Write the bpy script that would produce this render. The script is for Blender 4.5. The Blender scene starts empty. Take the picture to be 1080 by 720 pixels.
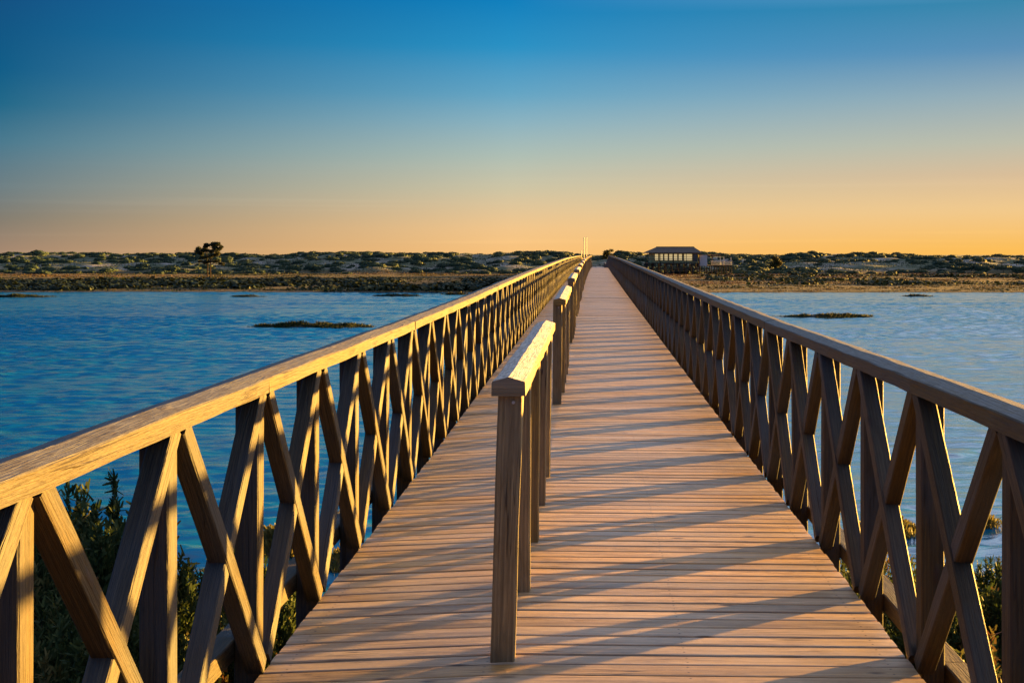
import bpy, math, random
import numpy as np
from mathutils import Vector, Matrix

S = bpy.context.scene
COL = S.collection
rad = math.radians

# ------------------------------------------------------------------ camera
EYE = 1.5
cam_d = bpy.data.cameras.new('camera')
cam = bpy.data.objects.new('camera', cam_d)
COL.objects.link(cam)
cam.location = (0, 0, EYE)
cam.rotation_euler = (rad(90), 0, 0)
cam_d.sensor_width = 36
cam_d.lens = 36 * 1360 / 1080
cam_d.shift_x = -82 / 1080
cam_d.shift_y = -92 / 1080
cam_d.clip_start = 0.05
cam_d.clip_end = 8000
S.camera = cam

# ------------------------------------------------------------------ light
EXPO = 2.85
GAIN = 2 ** EXPO
SUN_EL, SUN_AZ = 4.5, 34.5          # azimuth measured from +X towards +Y
W = bpy.data.worlds.new('World')
S.world = W
W.use_nodes = True
nt = W.node_tree
nt.nodes.clear()
def N(t, ty, **kw):
    n = t.nodes.new(ty)
    for k, v in kw.items():
        setattr(n, k, v)
    return n
def srgb(r, g, b):
    f = lambda c: (c / 255 / 12.92) if c / 255 <= .04045 else ((c / 255 + .055) / 1.055) ** 2.4
    return (f(r), f(g), f(b), 1)
out = N(nt, 'ShaderNodeOutputWorld')
bg = N(nt, 'ShaderNodeBackground')
bg.inputs['Strength'].default_value = 0.1
sky = N(nt, 'ShaderNodeTexSky', sky_type='NISHITA', sun_disc=False)
sky.sun_elevation = rad(SUN_EL)
sky.sun_rotation = rad(90 - SUN_AZ)
tc = N(nt, 'ShaderNodeTexCoord')
sep = N(nt, 'ShaderNodeSeparateXYZ')
nt.links.new(tc.outputs['Generated'], sep.inputs[0])
def ramp(t, stops, interp='EASE'):
    r = N(t, 'ShaderNodeValToRGB')
    cr = r.color_ramp
    cr.interpolation = interp
    while len(cr.elements) < len(stops):
        cr.elements.new(0.5)
    for e, (p, c) in zip(cr.elements, stops):
        e.position = p
        e.color = c if len(c) == 4 else (*c, 1)
    return r
cool = ramp(nt, [(0, srgb(166, 136, 112)), (.005, srgb(160, 134, 112)), (.025, srgb(130, 124, 112)), (.045, srgb(110, 126, 130)), (.079, srgb(70, 120, 142)),
                 (.105, srgb(24, 102, 136)), (.13, srgb(0, 90, 134)), (.18, srgb(10, 78, 128)),
                 (.28, srgb(10, 112, 178)), (.5, srgb(40, 140, 205)), (.75, srgb(130, 150, 195)), (1, srgb(228, 216, 220))], 'LINEAR')  # top stops of each ramp brightened as added fill light for the deck
mid = ramp(nt, [(0, srgb(250, 194, 122)), (.02, srgb(242, 198, 140)), (.05, srgb(206, 196, 164)), (.0755, srgb(174, 190, 180)),
                 (.101, srgb(138, 178, 192)), (.1226, srgb(98, 164, 196)), (.158, srgb(36, 144, 196)), (.193, srgb(0, 126, 188)),
                 (.28, srgb(50, 145, 205)), (.5, srgb(80, 155, 215)), (.75, srgb(140, 160, 200)), (1, srgb(228, 216, 220))], 'LINEAR')
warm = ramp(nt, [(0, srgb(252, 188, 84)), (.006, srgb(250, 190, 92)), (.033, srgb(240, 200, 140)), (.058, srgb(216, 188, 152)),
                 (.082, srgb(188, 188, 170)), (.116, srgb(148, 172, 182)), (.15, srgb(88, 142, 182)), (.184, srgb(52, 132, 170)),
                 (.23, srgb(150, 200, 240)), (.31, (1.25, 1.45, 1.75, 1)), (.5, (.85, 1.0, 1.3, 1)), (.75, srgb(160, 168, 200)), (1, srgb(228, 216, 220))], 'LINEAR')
nt.links.new(sep.outputs['Z'], mid.inputs[0])
back = ramp(nt, [(0, srgb(84, 104, 150)), (.10, srgb(66, 106, 166)), (.3, srgb(46, 106, 180)), (.5, srgb(40, 104, 170)), (.75, srgb(120, 142, 190)), (1, srgb(228, 216, 220))], 'LINEAR')
nt.links.new(sep.outputs['Z'], back.inputs[0])
nt.links.new(sep.outputs['Z'], cool.inputs[0])
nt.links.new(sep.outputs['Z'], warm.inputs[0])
# how far round towards the sun
dot = N(nt, 'ShaderNodeVectorMath', operation='DOT_PRODUCT')
nrm = N(nt, 'ShaderNodeVectorMath', operation='NORMALIZE')
cmb = N(nt, 'ShaderNodeCombineXYZ')
nt.links.new(sep.outputs['X'], cmb.inputs[0]); nt.links.new(sep.outputs['Y'], cmb.inputs[1])
nt.links.new(cmb.outputs[0], nrm.inputs[0]); nt.links.new(nrm.outputs[0], dot.inputs[0])
dot.inputs[1].default_value = (math.cos(rad(SUN_AZ)), math.sin(rad(SUN_AZ)), 0)
mr = N(nt, 'ShaderNodeMapRange')
mr.inputs['From Min'].default_value = 0.17
mr.inputs['From Max'].default_value = 0.515
nt.links.new(dot.outputs['Value'], mr.inputs['Value'])
mx = N(nt, 'ShaderNodeMix', data_type='RGBA')

mb_ = N(nt, 'ShaderNodeMapRange'); mb_.inputs['From Min'].default_value = -.45; mb_.inputs['From Max'].default_value = .12
nt.links.new(dot.outputs['Value'], mb_.inputs['Value'])
mx0 = N(nt, 'ShaderNodeMix', data_type='RGBA')
nt.links.new(mb_.outputs['Result'], mx0.inputs['Factor']); nt.links.new(back.outputs[0], mx0.inputs['A']); nt.links.new(cool.outputs[0], mx0.inputs['B'])
mx1 = N(nt, 'ShaderNodeMix', data_type='RGBA')
nt.links.new(mr.outputs['Result'], mx1.inputs['Factor']); nt.links.new(mx0.outputs['Result'], mx1.inputs['A']); nt.links.new(mid.outputs[0], mx1.inputs['B'])
mr2 = N(nt, 'ShaderNodeMapRange'); mr2.inputs['From Min'].default_value = .515; mr2.inputs['From Max'].default_value = .80
nt.links.new(dot.outputs['Value'], mr2.inputs['Value'])
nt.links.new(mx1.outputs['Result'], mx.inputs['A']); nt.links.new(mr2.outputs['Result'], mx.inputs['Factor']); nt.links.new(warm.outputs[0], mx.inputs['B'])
# thin high cloud streaks near the horizon
mp = N(nt, 'ShaderNodeMapping'); mp.inputs['Scale'].default_value = (1.5, 1.5, 110)
nt.links.new(tc.outputs['Generated'], mp.inputs[0])
cn = N(nt, 'ShaderNodeTexNoise'); cn.inputs['Scale'].default_value = 1.6; cn.inputs['Detail'].default_value = 5
nt.links.new(mp.outputs[0], cn.inputs['Vector'])
cmr = N(nt, 'ShaderNodeMapRange'); cmr.inputs['From Min'].default_value = .54; cmr.inputs['From Max'].default_value = .74
cmr.inputs['To Min'].default_value = 0.0; cmr.inputs['To Max'].default_value = .07
nt.links.new(cn.outputs['Fac'], cmr.inputs['Value'])
cz = N(nt, 'ShaderNodeMapRange'); nt.links.new(sep.outputs['Z'], cz.inputs['Value'])
for k_, v_ in (('From Min', .03), ('From Max', .075), ('To Min', 1.0), ('To Max', 0.0)): cz.inputs[k_].default_value = v_
cmul = N(nt, 'ShaderNodeMath', operation='MULTIPLY_ADD'); nt.links.new(cmr.outputs['Result'], cmul.inputs[0]); nt.links.new(cz.outputs['Result'], cmul.inputs[1]); cmul.inputs[2].default_value = 1.0
sc1 = N(nt, 'ShaderNodeVectorMath', operation='SCALE')
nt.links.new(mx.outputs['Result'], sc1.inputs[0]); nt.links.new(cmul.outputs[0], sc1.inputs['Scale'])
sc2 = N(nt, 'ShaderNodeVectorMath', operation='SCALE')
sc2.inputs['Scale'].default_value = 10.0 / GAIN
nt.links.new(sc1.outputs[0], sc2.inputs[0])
fin = N(nt, 'ShaderNodeMix', data_type='RGBA')
fin.inputs['Factor'].default_value = 0.004
nt.links.new(sc2.outputs[0], fin.inputs['A']); nt.links.new(sky.outputs[0], fin.inputs['B'])
nt.links.new(fin.outputs['Result'], bg.inputs['Color'])
nt.links.new(bg.outputs[0], out.inputs[0])

sun_d = bpy.data.lights.new('sun', 'SUN')
sun = bpy.data.objects.new('sun', sun_d)
COL.objects.link(sun)
sun_d.energy = 5.0
sun_d.angle = rad(0.9)
sun_d.color = (1.0, 0.53, 0.09)
sv = Vector((math.cos(rad(SUN_AZ)) * math.cos(rad(SUN_EL)), math.sin(rad(SUN_AZ)) * math.cos(rad(SUN_EL)), math.sin(rad(SUN_EL))))
sun.rotation_euler = sv.to_track_quat('Z', 'Y').to_euler()

S.view_settings.view_transform = 'Standard'
S.view_settings.look = 'None'
S.view_settings.exposure = EXPO
S.view_settings.gamma = 1
S.render.engine = 'CYCLES'
S.cycles.max_bounces = 6
S.cycles.use_denoising = True

# ------------------------------------------------------------------ helpers
R = random.Random(11)
WATER_Z = -3.0

def tag(o, label=None, cat=None, group=None, kind=None):
    if label: o['label'] = label
    if cat: o['category'] = cat
    if group: o['group'] = group
    if kind: o['kind'] = kind
    return o

def empty(name, loc=(0, 0, 0), rz=0):
    o = bpy.data.objects.new(name, None)
    o.location = loc
    o.rotation_euler = (0, 0, rz)
    o.empty_display_size = .1
    COL.objects.link(o)
    return o

class MB:
    """collects faces with uv (metres) and a random number per member"""
    def __init__(s):
        s.v = []; s.f = []; s.uv = []; s.r = []; s.m = []
    def face(s, idx, uvs, r, mi=0):
        s.f.append(idx); s.uv.extend(uvs); s.r.extend([r] * len(idx)); s.m.append(mi)
    def loft(s, rings, closed=True, caps=True, r=None, mi=0):
        r = R.random() if r is None else r
        n = len(rings[0]); base = len(s.v)
        for rg in rings:
            s.v.extend([tuple(p) for p in rg])
        cum = [0.0]
        for a in range(n):
            cum.append(cum[-1] + (Vector(rings[0][(a + 1) % n]) - Vector(rings[0][a])).length)
        L = 0.0
        for k in range(len(rings) - 1):
            c0 = sum((Vector(p) for p in rings[k]), Vector()) / n
            c1 = sum((Vector(p) for p in rings[k + 1]), Vector()) / n
            L2 = L + (c1 - c0).length
            for a in range(n if closed else n - 1):
                b = (a + 1) % n
                s.face((base + k * n + a, base + k * n + b, base + (k + 1) * n + b, base + (k + 1) * n + a),
                       [(L, cum[a]), (L, cum[a + 1]), (L2, cum[a + 1]), (L2, cum[a])], r, mi)
            L = L2
        if caps:
            for k, rev in ((0, True), (len(rings) - 1, False)):
                idx = [base + k * n + a for a in range(n)]
                pts = [Vector(p) for p in rings[k]]
                c = sum(pts, Vector()) / n
                ux = (pts[1] - pts[0]).normalized() if (pts[1] - pts[0]).length > 1e-6 else Vector((1, 0, 0))
                nn = (pts[1] - c).cross(pts[0] - c).normalized()
                uy = nn.cross(ux)
                uv = [((p - c).dot(ux) * .12 + 5, (p - c).dot(uy) + .3) for p in pts]
                if rev:
                    idx = idx[::-1]; uv = uv[::-1]
                s.face(tuple(idx), uv, r, mi)
    def beam(s, p0, p1, prof, side, r=None, mi=0, seg=1, jit=0.0):
        """prof: list of (a,b) offsets; a along 'side', b along the third axis"""
        p0 = Vector(p0); p1 = Vector(p1)
        t = (p1 - p0).normalized(); sd = Vector(side); sd = (sd - t * sd.dot(t)).normalized()
        up = sd.cross(t) if sd.cross(t).z >= 0 or abs(t.z) > .95 else t.cross(sd)
        rings = []
        for k in range(seg + 1):
            c = p0.lerp(p1, k / seg)
            ja, jb = R.uniform(-jit, jit), R.uniform(-jit, jit)
            rings.append([c + sd * (a + ja + R.uniform(-jit, jit) * .6) + up * (b + jb + R.uniform(-jit, jit) * .6) for a, b in prof])
        s.loft(rings, r=r, mi=mi)
    def build(s, name, mats, parent=None, loc=None, smooth=False):
        me = bpy.data.meshes.new(name)
        me.from_pydata(s.v, [], s.f)
        uvl = me.uv_layers.new(name='uv')
        uvl.data.foreach_set('uv', np.array(s.uv, dtype=np.float32).ravel())
        at = me.attributes.new('rnd', 'FLOAT', 'CORNER')
        at.data.foreach_set('value', np.array(s.r, dtype=np.float32))
        if not isinstance(mats, (list, tuple)): mats = [mats]
        for m in mats: me.materials.append(m)
        if len(mats) > 1:
            me.polygons.foreach_set('material_index', s.m)
        if smooth:
            me.polygons.foreach_set('use_smooth', [True] * len(me.polygons))
        me.update()
        o = bpy.data.objects.new(name, me)
        COL.objects.link(o)
        if parent: o.parent = parent
        if loc: o.location = loc
        return o

def rect(w, h, c=.006):
    a, b = w / 2, h / 2
    return [(-a + c, -b), (a - c, -b), (a, -b + c), (a, b - c), (a - c, b), (-a + c, b), (-a, b - c), (-a, -b + c)]

def copy_tree(o, parent=None):
    c = o.copy(); COL.objects.link(c); c.parent = parent
    for ch in o.children: copy_tree(ch, c)
    return c

# ------------------------------------------------------------------ materials
def newmat(name):
    m = bpy.data.materials.new(name); m.use_nodes = True
    t = m.node_tree; t.nodes.clear()
    o = N(t, 'ShaderNodeOutputMaterial'); b = N(t, 'ShaderNodeBsdfPrincipled')
    t.links.new(b.outputs[0], o.inputs[0])
    return m, t, b

def mixc(t, fac, a, b, mode='MIX'):
    n = N(t, 'ShaderNodeMix', data_type='RGBA', blend_type=mode)
    for k, v in (('Factor', fac), ('A', a), ('B', b)):
        if isinstance(v, bpy.types.NodeSocket): t.links.new(v, n.inputs[k])
        elif k == 'Factor': n.inputs[k].default_value = v
        else: n.inputs[k].default_value = v if len(v) == 4 else (*v, 1)
    return n.outputs['Result']

def mrange(t, val, a, b, c=0.0, d=1.0):
    n = N(t, 'ShaderNodeMapRange')
    t.links.new(val, n.inputs['Value'])
    for k, v in (('From Min', a), ('From Max', b), ('To Min', c), ('To Max', d)):
        n.inputs[k].default_value = v
    return n.outputs['Result']

def noise(t, vec, scale, detail=4, rough=.55, dist=0.0, dims='3D'):
    n = N(t, 'ShaderNodeTexNoise', noise_dimensions=dims)
    t.links.new(vec, n.inputs['Vector'])
    n.inputs['Scale'].default_value = scale; n.inputs['Detail'].default_value = detail
    n.inputs['Roughness'].default_value = rough; n.inputs['Distortion'].default_value = dist
    return n.outputs['Fac']

def wood(name, dark, light, grey, grey_amt, top_amt=0.0, top_col=(.55, .5, .45), bump=.5, rough=.62, spec=.35, checks=0.5, lat=26, screws=False):
    m, t, b = newmat(name)
    uv = N(t, 'ShaderNodeUVMap'); uv.uv_map = 'uv'
    at = N(t, 'ShaderNodeAttribute'); at.attribute_name = 'rnd'
    oi = N(t, 'ShaderNodeObjectInfo')
    add = N(t, 'ShaderNodeMath', operation='ADD')
    t.links.new(at.outputs['Fac'], add.inputs[0]); t.links.new(oi.outputs['Random'], add.inputs[1])
    mul = N(t, 'ShaderNodeMath', operation='MULTIPLY'); mul.inputs[1].default_value = 61.7
    t.links.new(add.outputs[0], mul.inputs[0])
    cx = N(t, 'ShaderNodeCombineXYZ')
    t.links.new(mul.outputs[0], cx.inputs['X']); t.links.new(mul.outputs[0], cx.inputs['Y']); t.links.new(mul.outputs[0], cx.inputs['Z'])
    va = N(t, 'ShaderNodeVectorMath', operation='ADD')
    t.links.new(uv.outputs[0], va.inputs[0]); t.links.new(cx.outputs[0], va.inputs[1])
    def mapped(sx, sy):
        mpp = N(t, 'ShaderNodeMapping'); mpp.inputs['Scale'].default_value = (sx, sy, 1)
        t.links.new(va.outputs[0], mpp.inputs[0]); return mpp.outputs[0]
    g1 = noise(t, mapped(1.6, lat), 1.6, 6, .62, .8)
    g2 = noise(t, mapped(5, 140), 1.4, 3, .6, .3)
    big = noise(t, mapped(1.1, 3.5), 1.2, 3)
    # growth rings that sweep along the board
    wv = N(t, 'ShaderNodeTexWave', wave_type='BANDS', bands_direction='Y')
    t.links.new(mapped(.35, 9), wv.inputs['Vector'])
    wv.inputs['Scale'].default_value = 2.2; wv.inputs['Distortion'].default_value = 7
    wv.inputs['Detail'].default_value = 3; wv.inputs['Detail Scale'].default_value = .8
    vo = N(t, 'ShaderNodeTexVoronoi', feature='F1'); t.links.new(mapped(2.3, 6.5), vo.inputs['Vector'])
    vo.inputs['Scale'].default_value = 1.0
    knot = mrange(t, vo.outputs['Distance'], .04, .11, 1, 0)
    col = mixc(t, mrange(t, g1, .3, .72), dark, light)
    col = mixc(t, mrange(t, wv.outputs['Fac'], 0, 1, .0, .38), col, [c * .6 for c in dark[:3]])
    col = mixc(t, mrange(t, g2, .52, .75, 0, .55), col, [c * .55 for c in dark[:3]])
    # per member tone
    wn = N(t, 'ShaderNodeTexWhiteNoise', noise_dimensions='1D'); t.links.new(mul.outputs[0], wn.inputs['W'])
    tone = mrange(t, wn.outputs['Value'], 0, 1, .64, 1.2)
    hs = N(t, 'ShaderNodeHueSaturation'); t.links.new(col, hs.inputs['Color']); t.links.new(tone, hs.inputs['Value'])
    hs.inputs['Hue'].default_value = .5
    sat = N(t, 'ShaderNodeSeparateColor'); t.links.new(wn.outputs['Color'], sat.inputs[0])
    t.links.new(mrange(t, sat.outputs[1], 0, 1, .75, 1.15), hs.inputs['Saturation'])
    col = hs.outputs[0]
    col = mixc(t, mrange(t, big, .42, .68, 0, grey_amt), col, grey)
    ck = noise(t, mapped(.9, 34), 1.0, 2, .5, .25)
    a1 = N(t, 'ShaderNodeMath', operation='SUBTRACT'); t.links.new(ck, a1.inputs[0]); a1.inputs[1].default_value = .47
    a2 = N(t, 'ShaderNodeMath', operation='ABSOLUTE'); t.links.new(a1.outputs[0], a2.inputs[0])
    a3 = N(t, 'ShaderNodeMath', operation='MULTIPLY'); t.links.new(mrange(t, a2.outputs[0], .006, .018, 1, 0), a3.inputs[0])
    t.links.new(mrange(t, noise(t, mapped(1.3, 5), 1.3, 2), .48, .6), a3.inputs[1])
    crack = a3.outputs[0]
    col = mixc(t, mrange(t, noise(t, mapped(3.5, 9), 1.5, 4, .65), .55, .75, 0, .45), col, [c * .45 for c in dark[:3]])
    cf = N(t, 'ShaderNodeMath', operation='MULTIPLY'); t.links.new(crack, cf.inputs[0]); cf.inputs[1].default_value = .8
    col = mixc(t, cf.outputs[0], col, (.03, .02, .014))
    col = mixc(t, knot, col, (.045, .025, .015))
    if top_amt:
        ge = N(t, 'ShaderNodeNewGeometry'); sp = N(t, 'ShaderNodeSeparateXYZ'); t.links.new(ge.outputs['True Normal'], sp.inputs[0])
        up = mrange(t, sp.outputs['Z'], .6, .9)
        lich = noise(t, mapped(6, 22), 2.0, 6, .7)
        f = N(t, 'ShaderNodeMath', operation='MULTIPLY'); t.links.new(up, f.inputs[0])
        t.links.new(mrange(t, lich, .3, .62, 0, top_amt), f.inputs[1])
        col = mixc(t, f.outputs[0], col, top_col)
        # cross cracks and worn pits on the weathered top
        cr = noise(t, mapped(9, 26), 3.2, 5, .75, 1.2)
        f2 = N(t, 'ShaderNodeMath', operation='MULTIPLY'); t.links.new(up, f2.inputs[0])
        t.links.new(mrange(t, cr, .56, .68, 0, checks), f2.inputs[1])
        col = mixc(t, f2.outputs[0], col, (.07, .045, .03))
    if screws:
        su = N(t, 'ShaderNodeSeparateXYZ'); t.links.new(uv.outputs[0], su.inputs[0])
        def cell(sock, o_, p_):
            a_ = N(t, 'ShaderNodeMath', operation='SUBTRACT'); t.links.new(sock, a_.inputs[0]); a_.inputs[1].default_value = o_
            w_ = N(t, 'ShaderNodeMath', operation='WRAP'); t.links.new(a_.outputs[0], w_.inputs[0]); w_.inputs[1].default_value = p_ / 2; w_.inputs[2].default_value = -p_ / 2
            q_ = N(t, 'ShaderNodeMath', operation='POWER'); t.links.new(w_.outputs[0], q_.inputs[0]); q_.inputs[1].default_value = 2
            ab = N(t, 'ShaderNodeMath', operation='ABSOLUTE'); t.links.new(w_.outputs[0], ab.inputs[0])
            m_ = N(t, 'ShaderNodeMath', operation='MULTIPLY'); t.links.new(ab.outputs[0], m_.inputs[0]); t.links.new(ab.outputs[0], m_.inputs[1])
            return m_.outputs[0]
        ad = N(t, 'ShaderNodeMath', operation='ADD'); t.links.new(cell(su.outputs['X'], .09, .74), ad.inputs[0]); t.links.new(cell(su.outputs['Y'], .062, .055), ad.inputs[1])
        col = mixc(t, mrange(t, ad.outputs[0], .000010, .000030, .9, 0), col, (.05, .035, .03))
    t.links.new(col, b.inputs['Base Color'])
    b.inputs['Roughness'].default_value = rough
    b.inputs['Specular IOR Level'].default_value = spec
    bp = N(t, 'ShaderNodeBump'); bp.inputs['Strength'].default_value = bump; bp.inputs['Distance'].default_value = .006
    sm = N(t, 'ShaderNodeMath', operation='ADD'); t.links.new(g1, sm.inputs[0]); t.links.new(g2, sm.inputs[1])
    sm2 = N(t, 'ShaderNodeMath', operation='SUBTRACT'); t.links.new(sm.outputs[0], sm2.inputs[0]); kc = N(t, 'ShaderNodeMath', operation='ADD'); t.links.new(knot, kc.inputs[0]); t.links.new(crack, kc.inputs[1]); t.links.new(kc.outputs[0], sm2.inputs[1])
    t.links.new(sm2.outputs[0], bp.inputs['Height']); t.links.new(bp.outputs[0], b.inputs['Normal'])
    return m

M = {}
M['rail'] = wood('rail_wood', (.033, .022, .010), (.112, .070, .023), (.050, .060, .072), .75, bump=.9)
M['cap'] = wood('cap_wood', (.05, .030, .007), (.125, .078, .014), (.06, .055, .045), .5, top_amt=.85, top_col=(.13, .13, .135), checks=1.0, bump=.8)
M['capw'] = wood('weathered_cap_wood', (.20, .13, .05), (.36, .25, .10), (.28, .26, .24), .5, top_amt=1.0, top_col=(.66, .60, .52), checks=.7, bump=.9)
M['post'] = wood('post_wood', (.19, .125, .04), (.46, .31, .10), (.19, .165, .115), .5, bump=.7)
M['deck'] = wood('deck_wood', (.34, .195, .08), (.90, .60, .28), (.58, .45, .31), .5, bump=.4, rough=.42, spec=.55, lat=20, screws=True)
M['under'] = wood('damp_wood', (.10, .07, .045), (.20, .15, .10), (.12, .11, .09), .4)

def simple(name, c, rough=.7, spec=.3, var=.15, scale=4):
    m, t, b = newmat(name)
    g = N(t, 'ShaderNodeNewGeometry')
    n = noise(t, g.outputs['Position'], scale, 4)
    col = mixc(t, mrange(t, n, .3, .7), [x * (1 - var) for x in c], [x * (1 + var) for x in c])
    t.links.new(col, b.inputs['Base Color'])
    b.inputs['Roughness'].default_value = rough; b.inputs['Specular IOR Level'].default_value = spec
    return m

def leafmat(name, stops, transl=.25, rough=.6):
    m, t, b = newmat(name)
    at = N(t, 'ShaderNodeAttribute'); at.attribute_name = 'rnd'
    r = ramp(t, stops, 'LINEAR'); t.links.new(at.outputs['Fac'], r.inputs[0])
    t.links.new(r.outputs[0], b.inputs['Base Color'])
    b.inputs['Roughness'].default_value = rough; b.inputs['Specular IOR Level'].default_value = .12
    tr = N(t, 'ShaderNodeBsdfTranslucent'); t.links.new(r.outputs[0], tr.inputs[0])
    ms = N(t, 'ShaderNodeMixShader'); ms.inputs[0].default_value = transl
    o = [n for n in t.nodes if n.type == 'OUTPUT_MATERIAL'][0]
    t.links.new(b.outputs[0], ms.inputs[1]); t.links.new(tr.outputs[0], ms.inputs[2]); t.links.new(ms.outputs[0], o.inputs[0])
    return m
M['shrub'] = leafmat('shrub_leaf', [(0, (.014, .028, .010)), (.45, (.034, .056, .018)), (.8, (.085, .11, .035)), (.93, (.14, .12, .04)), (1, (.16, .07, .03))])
M['tuft'] = leafmat('gold_tuft', [(0, (.05, .06, .02)), (.5, (.13, .12, .035)), (1, (.24, .19, .05))])
M['marsh'] = leafmat('marsh_leaf', [(0, (.010, .018, .008)), (.3, (.026, .040, .011)), (.55, (.085, .078, .016)), (.78, (.16, .105, .026)), (.9, (.15, .080, .030)), (1, (.13, .066, .036))], .08)
M['scrub'] = leafmat('scrub_leaf', [(0, (.020, .036, .020)), (.5, (.036, .062, .030)), (.85, (.046, .070, .032)), (1, (.06, .066, .034))], .05)
M['pine'] = leafmat('pine_needles', [(0, (.018, .026, .014)), (.6, (.04, .05, .022)), (1, (.09, .075, .03))], .15)
M['steel'] = simple('steel', (.45, .43, .40), .35, .6, .1)
M['bark'] = simple('bark', (.045, .03, .022), .9, .1)
M['twig'] = simple('twig', (.12, .08, .05), .9, .1)

# ------------------------------------------------------------------ terrain
rs = np.random.RandomState(5)
_tab = rs.rand(256, 256)
def vnoise(x, y):
    xi = np.floor(x).astype(int); yi = np.floor(y).astype(int)
    fx = x - xi; fy = y - yi
    fx = fx * fx * (3 - 2 * fx); fy = fy * fy * (3 - 2 * fy)
    g = lambda a, b: _tab[a & 255, b & 255]
    return (g(xi, yi) * (1 - fx) + g(xi + 1, yi) * fx) * (1 - fy) + (g(xi, yi + 1) * (1 - fx) + g(xi + 1, yi + 1) * fx) * fy
def fbm(x, y, o=4):
    s = 0; a = .5; n = 0
    for k in range(o):
        s = s + a * vnoise(x * 2 ** k + 17.3 * k, y * 2 ** k + 9.1 * k); n += a; a *= .5
    return s / n
def sstep(a, b, v):
    t = np.clip((v - a) / (b - a), 0, 1); return t * t * (3 - 2 * t)
def height(x, y):
    x = np.asarray(x, float); y = np.asarray(y, float)
    near_edge = 15.5 + 5.0 * (fbm(x / 7 + 3, y / 40 + 1, 3) - .5) + np.where(x > 0, 1.2, 0) + np.clip((np.abs(x) - 6) * .12, 0, 8)
    bank = -3.35 + 1.75 * (1 - sstep(near_edge - 9, near_edge + 1.2, y))
    bank = bank + .25 * (fbm(x / 1.3, y / 1.3, 3) - .5)
    shore = 151 + 9 * (fbm(x / 30 + 40, y / 300, 3) - .5) - np.where(x > 0, 2, 0)
    far = -3.4 + .5 * sstep(shore - 3, shore + 2, y) + .35 * sstep(shore, shore + 120, y) + .1 * (fbm(x / 4, y / 4, 3) - .5)
    foot = 268 + 14 * (fbm(x / 22 + 9, 0 * y + 2, 3) - .5)
    rise = sstep(foot, foot + 62, y)
    crest = 3.75 - .75 * sstep(4, 14, x) + .8 * (fbm(x / 16 + 20, 0 * y + 4, 4) - .5) * 2 + .35 * np.sin(x / 37 + 1)
    hum = (fbm(x / 9 + 70, y / 9 + 3, 4) - .42) * 2.2 * sstep(foot, foot + 14, y)
    gapc = np.exp(-((x - 1.5) / 5.0) ** 2)
    dune = rise * crest * (1 - .28 * gapc) + hum * (1 - .5 * gapc)
    back = 1 - .75 * sstep(360, 430, y)
    h = np.where(y < 60, bank, far + np.maximum(dune, 0) * back)
    return h
xs = np.unique(np.concatenate([np.linspace(-2600, -230, 24), np.arange(-230, -30, 1.6), np.arange(-30, 30, .6), np.arange(30, 200, 1.6), np.linspace(200, 2600, 24)]))
ys = np.unique(np.concatenate([np.linspace(-60, -12, 8), np.arange(-12, 30, .55), np.arange(30, 140, 6), np.arange(140, 262, 2.0), np.arange(262, 370, 1.1), np.arange(370, 440, 5), np.linspace(440, 5000, 20)]))
X, Y = np.meshgrid(xs, ys)
Z = height(X, Y)
nx, ny = len(xs), len(ys)
verts = np.stack([X.ravel(), Y.ravel(), Z.ravel()], 1)
ii = np.arange(ny - 1)[:, None] * nx + np.arange(nx - 1)[None, :]
faces = np.stack([ii, ii + 1, ii + nx + 1, ii + nx], -1).reshape(-1, 4)
me = bpy.data.meshes.new('ground'); me.from_pydata(verts.tolist(), [], faces.tolist())
me.polygons.foreach_set('use_smooth', [True] * len(me.polygons))
ground = bpy.data.objects.new('ground', me); COL.objects.link(ground)
tag(ground, 'muddy bank, marsh flat and pale sand dunes around the channel', None, None, 'structure')

m, t, b = newmat('terrain')
g = N(t, 'ShaderNodeNewGeometry'); P = g.outputs['Position']
sp = N(t, 'ShaderNodeSeparateXYZ'); t.links.new(P, sp.inputs[0])
mud = mixc(t, mrange(t, noise(t, P, 1.5, 5), .3, .7), (.035, .027, .018), (.085, .062, .04))
marshc = mixc(t, mrange(t, noise(t, P, .06, 5), .35, .65), (.07, .06, .022), (.17, .11, .04))
sand = mixc(t, mrange(t, noise(t, P, .35, 5), .3, .7), (.27, .245, .22), (.40, .36, .31))
dgrass = mixc(t, mrange(t, noise(t, P, .8, 5), .3, .7), (.055, .075, .045), (.13, .14, .07))
veg = mrange(t, noise(t, P, .11, 7, .68), .34, .52)
dune = mixc(t, veg, sand, dgrass)
isfar = mrange(t, sp.outputs['Y'], 139, 150)
isdune = mrange(t, sp.outputs['Z'], -2.35, -1.7)
dd = N(t, 'ShaderNodeMath', operation='MULTIPLY'); t.links.new(isdune, dd.inputs[0]); t.links.new(mrange(t, sp.outputs['Y'], 225, 260), dd.inputs[1])
c = mixc(t, isfar, mud, marshc)
c = mixc(t, dd.outputs[0], c, dune)
wet = mrange(t, sp.outputs['Z'], -2.97, -2.85, 1, 0)
c = mixc(t, wet, c, (.05, .038, .025))
t.links.new(c, b.inputs['Base Color']); b.inputs['Roughness'].default_value = .9; b.inputs['Specular IOR Level'].default_value = .2
bp = N(t, 'ShaderNodeBump'); bp.inputs['Strength'].default_value = .6; bp.inputs['Distance'].default_value = .4
t.links.new(noise(t, P, 1.2, 6, .65), bp.inputs['Height']); t.links.new(bp.outputs[0], b.inputs['Normal'])
me.materials.append(m)

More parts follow.
